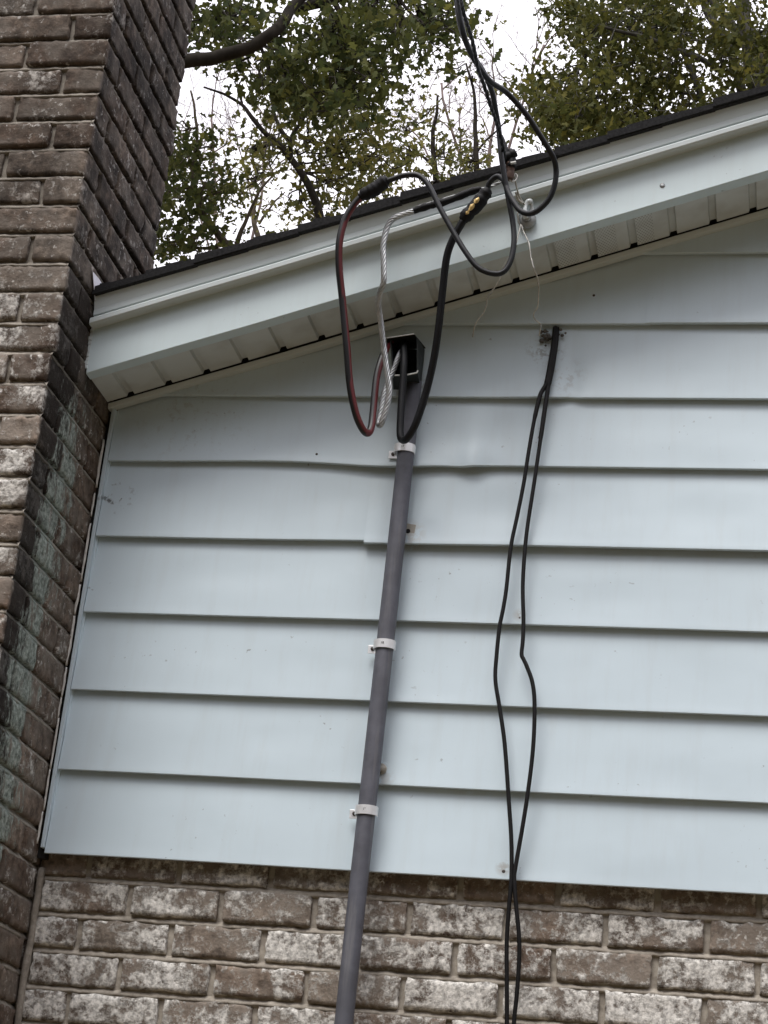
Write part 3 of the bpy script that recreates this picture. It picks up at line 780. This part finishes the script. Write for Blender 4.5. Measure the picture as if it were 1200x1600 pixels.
mb = MB(); twisted(mb, px_path(neu, 14), .0050, .0027, 6, 75.); mb.build('lead_wire', M['alu'], t3, smooth=True)
splice(t3, at(642,332,-.27), at(753,295,-.285), .0092, M['sleeve'], lump=.3)
mb = MB(); P = px_path(spread([(648,323),(690,311),(730,299),(748,293)], [(0,-.275),(1,-.285)]), 6)
mb.tube(P, [.0012+.0024*abs(fbm((i*.7,0,3),1.)) for i in range(len(P))], 6); mb.build('sleeve_pale_top', M['alud'], bpy.data.objects['splice.002'] if 'splice.002' in bpy.data.objects else t3, smooth=True)  # pale strip along the top of the sleeve
mb = MB(); twisted(mb, px_path(spread([(751,296),(762,293),(775,288),(786,281),(790,268),(790,255)], [(0,-.285),(1,-.30)]), 8), .0022, .0022, 3, 120.)
mb.build('tail_wire', M['alud'], t3, smooth=True)
mes = [(789,254),(786,232),(780,205),(773,184),(766,164),(755.5,131),(747,108),(738,64),(726,26),(719,-5),(712,-60),(702,-200),(643,-700)]
mb = MB(); twisted(mb, px_path(spread(mes, [(0,-.30),(.5,-.66),(.75,-.95),(.9,-1.5),(1,-2.4)]), 10), .0026, .0026, 3, 90.); mb.build('support_wire', M['drop'], t3, smooth=True)

# wedge clamp holding the support wire
wc = thing('wedge_clamp', 'small black clamp with rusty lower piece gripping wires at the roof edge', 'clamp', at(797,258,-.30))
def slug(mb, L, r0, r1, Y, n=10, flat=.6):
    P = px_path([(a, b_, Y) for a, b_ in L], 5); k = len(P)
    mb.tube(P, [(r0+(r1-r0)*i/(k-1))*(1+.25*fbm((i*.5, r0*50, 1), 1.)) for i in range(k)], n)
mb = MB(); slug(mb, [(783,212),(788,230),(792,250)], .005, .011, -.30); slug(mb, [(789,246),(797,243),(806,238)], .013, .010, -.305); slug(mb, [(797,234),(800,246),(799,262)], .007, .012, -.30)
mb.build('body', M['sleeve'], wc, smooth=True)
mb = MB(); slug(mb, [(797,256),(797.5,268),(796,281)], .0125, .0085, -.298); mb.build('tongue', M['rustbrown'], wc, smooth=True)
mb = MB(); mb.box(-.007, .007, -.004, .004, -.0022, .0022); o = mb.build('clip', M['lip'], wc, bevel=.001); o.matrix_parent_inverse = Matrix(); o.location = at(802,254.5,-.317) - wc.location; o.rotation_euler = (0,-.2,0)
mb = MB(); mb.tube(px_path([(796,280,-.298),(801,284,-.29),(806,281,-.285),(808,275,-.283),(805,272,-.283),(803.5,277,-.283),(806,287,-.27),(809,300,-.25),(814,312,-.235),(822,322,-.228)], 6), .0022, 6)
mb.build('bail_wire', M['twist'], wc, smooth=True)

# porcelain knob on the fascia
kb = thing('wire_holder', 'grey glazed knob insulator screwed to the fascia under the cable loop', 'insulator', at(824,346,-.195))
c0 = at(824,347,-.195)
mb = MB(); mb.lathe(c0, (0,-1,0), [(0,.017),(.004,.0225),(.012,.0235),(.018,.019),(.022,.012)], 24); mb.build('base', M['porcelain'], kb, smooth=True)
mb = MB(); mb.lathe(c0 + Vector((.001,-.02,0)), (0,-1,0), [(0,.0115),(.006,.0115),(.010,.008),(.011,.002)], 18); mb.build('bolt', M['alud'], kb, smooth=True)
mb = MB(); P = px_path([(822,342,-.222),(820,330,-.228),(823,318,-.226),(829,316,-.222),(831,326,-.214),(830,338,-.205)], 6); mb.tube(P, [.0065+.002*math.sin(i*.5) for i in range(len(P))], 10); mb.build('glazed_saddle', M['glassy'], kb, smooth=True)
mb = MB(); mb.tube(px_path([(812,322,-.22),(809,334,-.22),(811,348,-.215),(817,356,-.21)], 5), .0022, 6); mb.tube(px_path([(806,300,-.25),(810,312,-.24),(817,318,-.232)], 5), .003, 6); mb.build('tie_wire', M['twist'], kb, smooth=True)

def loose(L, dep, label):
    P = px_path(spread(L, dep), 7); mb = MB()
    P = [p + noise.noise_vector(p*60)*.0016 for p in P]
    mb.tube(P, [.0016+.0010*abs(fbm((i*.35, L[0][0], 0), 1.)) for i in range(len(P))], 7)
    o = mb.build('loose_wire', M['twist'], None, smooth=True); return tag(o, label, 'wire', 'loose thin wires hanging from the insulator')
loose([(814,351),(811,362),(807,378),(800,396),(789,414),(781,436),(770,453),(762.5,463),(760.8,476),(755,490),(745,503),(740.5,515),(738.5,527)], [(0,-.218),(.3,-.23),(.6,-.17),(1,-.11)],
      'thin pale wire trailing left from the insulator behind the black loop')
loose([(815,352),(819,364),(826,379),(830,404),(834.5,420),(839,433),(841.5,450),(841,466),(839.5,481),(833.5,491),(836,499),(845,507),(844.5,513),(842,525)], [(0,-.218),(.3,-.23),(.6,-.17),(1,-.11)],
      'thin kinked pale wire hanging straight down from the insulator towards the dirty hole')

# telecom pair on the siding
lc = [(868,512),(865.5,535),(861.5,560),(857.5,583),(853.5,600),(846,613),(842,625),(835,655),(827,700),(818,757),(808,807),(798,856),(791,921),(786,952),(780.5,980),(776,1023),(774,1062),(780.5,1105),(788.5,1162),(795,1251),(799,1314),(799,1372),(795,1421),(791.8,1471),(792,1545),(792,1600),(791,1680),(792,1900)]
rc = [(870,513),(868.5,535),(865,560),(861,583),(857,602),(854.5,618),(851.5,638),(844,690),(835,752),(822.5,836),(817,910),(818,968),(817,1000),(815,1022),(818,1030),(823,1041),(832,1067),(835.3,1103),(833,1168),(825,1237),(815.6,1297),(806,1352),(803.5,1375),(807,1421),(811,1463),(811,1504),(807,1559),(803,1600),(800,1680),(806,1900)]
for L, lab in ((lc, 'left of two thin black cables dropping down the siding from the dirty hole'), (rc, 'right of two thin black cables dropping down the siding, kinked halfway')):
    mb = MB(); dep = [(0,.008),(.06,-.012),(.25,-.020),(.5,-.026),(.8,-.020),(1,.0)]
    P = px_path(spread(L, dep), 6); k = len(P)
    mb.tube(P, [.0068 if i < 4*6 else (.0058 if i < 7*6 else .0049) for i in range(k)], 10)
    tag(mb.build('telecom_cable', M['blackdull'], None, smooth=True), lab, 'cable', 'thin black cables down the siding')
# clumped sealant at the hole
mb = MB()
for q in range(26):
    a, b_ = rnd.gauss(856, 6), rnd.gauss(526, 7)
    if q > 17: a, b_ = rnd.uniform(868, 884), rnd.uniform(513, 524)
    c_ = at(a, b_, .004); r_ = rnd.uniform(.002, .0075)
    mb.lathe(c_ + Vector((0,.002,0)), Vector((rnd.uniform(-.4,.4),-1,rnd.uniform(-.6,.6))).normalized(), [(0,r_),(r_*.6,r_*.8),(r_*1.1,r_*.3)], 7)
tag(mb.build('duct_seal', M['putty'], None, smooth=True), 'crumbling dirty grey sealant around the hole where the thin black cables enter', 'sealant')

# small things on the wall
mb = MB(); c_ = at(641,828,.003); s_ = .0125
mb.add([c_+Vector(v) for v in ((-.03,-.006,-.018),(.012,-.006,-.017),(.0145,-.006,.012),(-.03,-.006,.018),(-.03,.006,-.018),(.012,.006,-.017),(.0145,.006,.012),(-.03,.006,.018))],
       [(0,1,2,3),(1,5,6,2),(3,2,6,7),(0,4,5,1)])
wp = mb.build('cover_plate', M['plate'], None, bevel=.001); tag(wp, 'small beige square plate half hidden behind the conduit', 'cover plate')
mb = MB(); mb.lathe(c_ + Vector((-.004,-.004,-.006)), (0,-1,0), [(0,.006),(.0028,.006)], 12); mb.build('hole', M['dark'], wp).matrix_parent_inverse = Matrix()  # dark disc: shade inside the hole, put in as colour
ps = thing('pipe_stub', 'short capped pipe stub with a dark opening, right beside the conduit near its lowest strap', 'pipe stub', at(597,1204,.012))
c_ = at(597,1204,.012)
mb = MB(); pr = [(.0, .020), (.003, .0195)]
mb.lathe(c_ + Vector((.001,-.002,.0)), (0,-1,0), [(0,.021),(.005,.0205),(.006,.018)], 24); mb.box(c_.x-.02, c_.x+.0215, c_.y-.0075, c_.y, c_.z-.022, c_.z)
mb.build('escutcheon', M['siding'], ps, smooth=False)
mb = MB(); mb.lathe(c_ + Vector((.0,-.004,.001)), (0,-1,0), [(0,.0135),(.012,.0125),(.013,.0095),(.006,.009)], 20); mb.build('pipe', M['plate'], ps, smooth=True)
mb = MB(); mb.lathe(c_ + Vector((-.001,-.0075,.001)), (0,-1,0), [(0,.0088),(.0012,.0088)], 16); mb.build('opening', M['dark'], ps)  # dark disc painted for the shade within the pipe mouth
for px, py, Y, r_, lab in ((495,710,.004,.0032,'tiny dark nail head in the siding left of the topmost pipe strap'), (572.5,836,.0015,.0036,'dark nail head at the lapped siding joint left of the conduit'),
                        (787,1362,.0035,.0042,'dark screw hole at the bottom edge of the siding beside the thin black cables'), (812,966,.004,.0034,'dark nail head between the two thin black cables'),
                        (928,462,.010,.0034,'dark nail head in the shaded siding below the soffit, right of the cable hole')):
    mb = MB(); mb.lathe(at(px, py, Y) + Vector((0,.004,0)), (0,-1,0), [(0,r_),(.006,r_),(.0068,r_*.6)], 10)
    tag(mb.build('nail', M['screw'], None, smooth=True), lab, 'nail')
mb = MB(); mb.lathe(at(1035,290,-.1945), (0,-1,0), [(0,.0072),(.002,.0066),(.003,.003)], 12)
tag(mb.build('screw', M['alud'], None, smooth=True), 'grey screw head on the white fascia, right of the insulator', 'screw')

# ------------------------------------------------------------------ trees
rng = np.random.default_rng(5)
def leaf_mesh(name, C, size, m, parent, droop=.5):
    """C: (n,3) leaf positions; every leaf is a folded lobed blade of its own"""
    n = len(C)
    base = np.array([(0,0,0),(.22,.25,.05),(.12,.42,.03),(.30,.62,.06),(.10,.78,.0),(0,1.05,-.06),(-.10,.78,.0),(-.30,.62,.06),(-.12,.42,.03),(-.22,.25,.05)], float)
    base[:,1] -= .4
    u = rng.normal(size=(n,3)); u[:,2] -= droop; u /= np.linalg.norm(u, axis=1, keepdims=True)          # blade axis
    w = rng.normal(size=(n,3)) + np.array([0,0,.5]); w -= (w*u).sum(1, keepdims=True)*u; w /= np.linalg.norm(w, axis=1, keepdims=True)
    s = np.cross(u, w); sz = size*rng.uniform(.55, 1.45, (n,1,1))
    V = C[:,None,:] + sz*(base[None,:,0:1]*s[:,None,:] + base[None,:,1:2]*u[:,None,:] + base[None,:,2:3]*w[:,None,:])
    V = V.reshape(-1,3); k = len(base)
    F = np.array([(0,1,2,8,9),(2,3,4,5,8),(5,6,7,8,8)])
    loops = np.array([0,1,2,8,9, 2,3,4,6,7,8, 4,5,6]); starts = np.array([0,5,11]); L = len(loops)
    me = bpy.data.meshes.new(name)
    me.vertices.add(len(V)); me.vertices.foreach_set('co', V.ravel())
    me.loops.add(n*L); me.loops.foreach_set('vertex_index', (np.arange(n)[:,None]*k + loops[None]).ravel().astype(np.int32))
    me.polygons.add(n*3); me.polygons.foreach_set('loop_start', (np.arange(n)[:,None]*L + starts[None]).ravel().astype(np.int32))
    a = me.attributes.new('leaf', 'FLOAT_COLOR', 'POINT'); r_ = np.repeat(np.clip(rng.beta(1.6, 2.4, n), 0, 1), k)
    a.data.foreach_set('color', np.stack([r_, r_, r_, np.ones_like(r_)], 1).astype(np.float32).ravel())
    me.materials.append(m); me.update(calc_edges=True); me.validate()
    o = bpy.data.objects.new(name, me); COL.objects.link(o); o.parent = parent
    if parent: o.matrix_parent_inverse = parent.matrix_world.inverted()
    return o
def wiggle(a, b, amp, n=7):
    a, b = Vector(a), Vector(b); L = (b-a).length; off = Vector(rng.normal(size=3))*7
    return [a.lerp(b, t) + noise.noise_vector(off + a.lerp(b, t)*(2.2/max(L,.3)))*amp*L*math.sin(math.pi*min(1,t*1.0))**.5*(1 if 0 < t < 1 else 0) for t in np.linspace(0, 1, n)]
def tree(label, Y, limbs, clusters, leafmat, barkmat, leaf=.085, spread_y=1.6, trunk=None, per=46, sub_r=.30, twigs=True, lf=.55):
    """limbs: (polyline px, r0, r1); clusters: (px, py, rx, ry, sub-clump count); all stand around depth Y"""
    P0 = at(limbs[0][0][0][0], limbs[0][0][0][1], Y)
    root = thing('tree', label, 'tree', (P0.x + .3, P0.y, GZ))
    br = MB(); nodes = []
    for pts, r0, r1 in limbs:
        dep = [Y + (p[2] if len(p) > 2 else 0) for p in pts]
        path = smooth_path([at(p[0], p[1], d) for p, d in zip(pts, dep)], 6); k = len(path)
        path = [p + noise.noise_vector(p*1.7)*r0*.5 + noise.noise_vector(p*5)*.012 for p in path]
        br.tube(path, [r0 + (r1-r0)*i/(k-1) for i in range(k)], 9); nodes += [(p, r0 + (r1-r0)*i/(k-1)) for i, p in enumerate(path)]
    base = at(limbs[0][0][0][0], limbs[0][0][0][1], Y + (limbs[0][0][0][2] if len(limbs[0][0][0]) > 2 else 0))
    r0 = limbs[0][1]
    st = smooth_path([Vector((base.x+.5, base.y+.2, GZ)), Vector((base.x+.35, base.y+.1, (GZ+base.z)*.4)), Vector((base.x+.1, base.y, base.z-1.2)), base], 6)
    br.tube(st, [r0*(1.7-.7*i/(len(st)-1)) for i in range(len(st))], 12)
    NP = np.array([tuple(p) for p, _ in nodes]); mpp = lambda y: (y + 4.7) * 1.02 / FF * 1.0
    allc = []
    sc = (Y + 4.4) / .93 / FF
    for cx, cy, rx, ry, cnt in clusters:
        c0_ = at(cx, cy, Y); targets = []
        for q in range(cnt):
            while True:
                a, b_ = rng.uniform(-1, 1, 2)
                if a*a + b_*b_ < 1: break
            yy = Y + rng.normal()*spread_y*.5
            cpt = at(cx + a*rx, cy + b_*ry, yy); targets.append(cpt)
            k = int(per*lf*rng.uniform(.5, 1.5)); rr = sub_r*rng.uniform(.6, 1.35)
            pts = rng.normal(size=(k,3))*np.array([rr, rr, rr*.62]) + np.array(tuple(cpt)); allc.append(pts)
        d = ((NP - np.array(tuple(c0_)))**2).sum(1); i = int(d.argmin()); src = Vector(NP[i]); rs_ = min(nodes[i][1]*.6, .05)
        if twigs:
            mid = wiggle(src, c0_, .16, 9); br.tube(mid, [rs_ + (.010-rs_)*j/8 for j in range(9)], 6)
            for cpt in targets:
                s0 = mid[rng.integers(3, 9)]
                w_ = wiggle(s0, cpt, .2, 6); br.tube(w_, [.011 - .008*j/5 for j in range(6)], 5)
    br.build('trunk', barkmat, root, smooth=True)
    C_ = np.concatenate(allc)
    leaf_mesh('crown', C_, leaf, leafmat, root)
    return root, len(C_)

tree('big dense green oak with grey forking trunks standing behind the right end of the roof', 17,
     [([(1192,170),(1178,120),(1168,60),(1160,0),(1150,-120)], .115, .085), ([(1205,150),(1192,110),(1170,80),(1143,37),(1109,0),(1080,-60)], .06, .045),
      ([(1160,150),(1148,95),(1120,45),(1100,10),(1092,-40)], .065, .05), ([(1103,175),(1090,135),(1075,95),(1060,60)], .05, .03),
      ([(1092,90,-1),(1060,78,-1),(1018,61,-1),(965,48,-1),(935,40,-1)], .035, .018), ([(1128,110),(1092,88),(1040,70)], .045, .025), ([(1200,120),(1175,60),(1165,10),(1150,-60)], .06, .04)],
     [(960,50,75,55,36),(905,25,35,40,14),(1010,20,60,45,20),(1040,105,55,42,18),(930,120,55,32,14),(880,150,50,42,20),(850,170,38,40,14),(900,205,60,42,22),(975,185,60,30,14),
      (1075,40,60,45,18),(1130,100,40,45,12),(1010,215,55,22,10),(1060,165,30,25,8),(1170,60,50,70,14),(1130,170,50,22,9),(1195,130,40,40,10),(945,170,40,30,9),(950,230,60,18,8),(1030,-50,140,50,36),(1180,-50,80,60,14),(1280,60,70,100,20),(1380,0,90,110,24),(1180,-150,150,70,26),(1000,-130,110,50,18),(1500,60,80,80,14),(1330,130,80,40,10),(1000,140,30,20,4)],
     M['leaf_oak'], M['bark_grey'], .108, 2.2, lf=.8, sub_r=.19)
tree('middle oak with a dark crooked forking stem rising behind the roof edge', 13,
     [([(a,b_,-1.) for a,b_ in ((505,362),(500,330),(489,305),(470,272),(455,250),(432,222),(410,205),(392,178),(378,162),(350,146),(318,134))], .050, .010), ([(a,b_,-1.) for a,b_ in ((455,252),(454,226),(458,208),(475,184),(481,160),(480,128),(470,90))], .024, .012),
      ([(471,272),(468,250),(462,235)], .025, .015), ([(452,222),(438,200),(428,178),(424,155)], .03, .012), ([(432,222),(405,232),(390,240)], .02, .01), ([(378,162),(372,140),(380,120)], .014, .007)],
     [(430,225,40,30,9),(490,215,40,40,10),(520,290,50,40,13),(545,235,45,40,12),(470,320,40,25,6),(570,200,50,40,14),(470,150,40,35,10),(600,250,50,30,10),(440,120,35,28,10),(392,232,22,20,4),(510,165,40,35,12),(400,290,35,28,5)],
     M['leaf_light'], M['bark_dark'], .088, 1.6, sub_r=.20, per=42)
tree('tall oak whose thick dark limb reaches out from behind the chimney', 10.5,
     [([(120,420),(135,330),(152,220),(165,120),(168,0),(160,-160),(165,-330)], .17, .09), ([(163,140,-.1),(180,122,-.5),(205,110,-1.0),(250,101,-1.2),(296,93,-1.2),(330,88,-1.2),(352,82,-1.2),(385,76,-1.2),(405,68,-1.2),(425,52,-1.2),(442,30,-1.1),(452,14,-1.),(475,-10,-.9),(520,-50,-.8)], .072, .045), ([(405,68),(395,50),(375,35),(360,10)], .03, .015), ([(380,40),(400,24),(425,20),(440,22)], .012, .008), ([(452,14),(500,5),(560,-10),(620,-15)], .05, .03), ([(520,0),(540,40),(545,90),(540,130)], .03, .01)],
     [(335,30,45,40,16),(300,50,25,35,8),(380,15,30,25,7),(440,60,35,40,8),(460,110,45,45,17),(520,120,50,60,22),(560,80,55,50,20),(510,50,50,45,17),(620,40,50,45,16),(680,30,50,40,16),(590,120,45,40,13),(700,75,18,28,5),(480,165,40,30,8),(560,165,45,25,10),(590,5,90,30,14),(420,110,25,30,6),(370,105,25,12,3),(480,-40,160,40,24),(720,15,35,22,5),(200,-60,120,60,22),(120,30,70,70,14),(300,-130,200,70,30),(560,-130,160,60,20),(60,-90,90,80,16)],
     M['leaf_dark'], M['bark_dark'], .098, 1.4, sub_r=.17, per=48, lf=.43)
tree('small dark leaved tree with a tan stem right beside the chimney edge', 12,
     [([(372,408),(345,372),(322,345),(308,315),(300,280),(302,240)], .045, .016), ([(366,405),(376,365),(384,345),(400,310),(410,290)], .03, .008), ([(340,388),(310,388),(290,390)], .02, .01), ([(302,250),(308,220),(303,175),(298,140)], .022, .01)],
     [(300,245,26,30,9),(270,245,20,28,8),(305,300,34,30,11),(265,300,24,30,8),(320,335,28,22,5),(268,365,22,28,8),(300,385,35,16,5),(375,385,22,14,3),(345,300,18,22,3),(250,395,20,16,4),(285,205,15,18,3),(335,230,12,14,2)],
     M['leaf_dark'], M['bark_tan'], .09, 1.0, sub_r=.17, per=34, lf=.75)
tree('slim sapling with a straight thin stem behind the roof between the cable splices', 15,
     [([(692,325),(685,300),(678,260),(676,215),(682,180),(684,150)], .045, .014), ([(745,300),(746,250),(744,200),(742,150),(728,100)], .04, .012), ([(678,262),(650,235),(615,215)], .018, .008), ([(745,240),(765,215),(790,190)], .015, .008)],
     [(690,240,36,28,9),(735,250,40,25,12),(640,245,45,28,9),(600,285,45,25,8),(680,285,45,20,9),(735,285,40,16,7),(640,195,35,25,6),(668,170,18,22,3),(780,270,30,18,5),(740,125,10,12,2),(560,310,35,20,5),(685,110,20,22,3)],
     M['leaf_light'], M['bark_dark'], .078, 1.4, sub_r=.22, per=36)
tree('pale yellowish young tree low behind the roof edge left of the crooked stem', 18,
     [([(420,420),(405,380),(395,340),(405,300),(430,270)], .05, .012), ([(405,350),(425,320),(445,300)], .02, .008)],
     [(390,285,35,30,5),(415,330,30,25,4),(440,365,40,16,4),(365,300,20,20,3),(500,345,25,14,4),(400,255,28,18,4)],
     M['leaf_light'], M['bark_tan'], .08, 1.4, sub_r=.26, per=26)

# unseen tree belt added behind the camera to block low sky from the wall
fz = rng.uniform(0, 1, (16000, 3)); an = math.pi + fz[:,0]*math.pi*1.0
rad = 15 + fz[:,1]*5; top = 11.5 + 2.5*np.sin(an*9) + 1.5*np.sin(an*23 + 1)
wp_ = np.stack([1 + rad*np.cos(an), -3 + rad*np.sin(an), GZ + top*fz[:,2]**.75], 1)
wd = leaf_mesh('added_tree_belt', wp_, 1.1, M['leaf_dark'], None); wd['kind'] = 'stuff'

# leafless trees: pale bare twigs far behind
def bare(label, Y, stems, seed):
    rs = random.Random(seed)
    b0 = at(stems[0][0][0], stems[0][0][1], Y); root = thing('bare_tree', label, 'bare tree', (b0.x, b0.y, GZ), 'leafless trees far behind the roof'); mb = MB()
    def grow(p, d, L, r_, lev):
        pts = [p]; q = p; dd = d.copy()
        for i in range(5):
            dd = (dd + Vector((rs.gauss(0,.16), rs.gauss(0,.16), rs.gauss(.04,.12)))).normalized(); q = q + dd*L/5; pts.append(q)
        mb.tube(pts, [r_*(1-.11*i) for i in range(6)], 5, cap=False)
        if lev > 0:
            for j in range(rs.choice((3,4,4))):
                k = rs.randint(1, 5); d2 = (dd + Vector((rs.gauss(0,.75), rs.gauss(0,.6), rs.gauss(.15,.5)))).normalized()
                grow(pts[k], d2, L*rs.uniform(.5,.8), r_*.55, lev-1)
    for (a, b_), (c_, d_), r_ in stems:
        p, q = at(a, b_, Y), at(c_, d_, Y)
        mb.tube(wiggle(p, q, .06, 8), [r_*(1-.3*i/7) for i in range(8)], 6)
        base = q; dirn = (q-p).normalized(); L = (q-p).length*.42
        for k in range(4):
            t = .35 + .2*k; s0 = p.lerp(q, min(1, t))
            grow(s0, (dirn + Vector((rs.gauss(0,.5), rs.gauss(0,.4), .2))).normalized(), L, r_*.55, 3)
    base = at(*stems[0][0], Y); mb.tube([Vector((base.x, base.y, GZ)), base.lerp(Vector((base.x,base.y,GZ)), .4) + Vector((.1,0,0)), base], [.16, .09, stems[0][2]], 8)
    mb.build('trunk', M['bark_pale'], root, smooth=True)
bare('pale leafless tree with fine twigs in the sky gap behind the overhead wires', 26, [((760,330),(775,130),.035), ((740,320),(690,130),.03), ((770,300),(850,70),.03), ((730,330),(640,200),.022)], 3)
bare('pale leafless tree with fine twigs in the sky gap right of the chimney', 26, [((345,420),(330,180),.03), ((390,420),(420,180),.03), ((330,400),(280,200),.02)], 11)
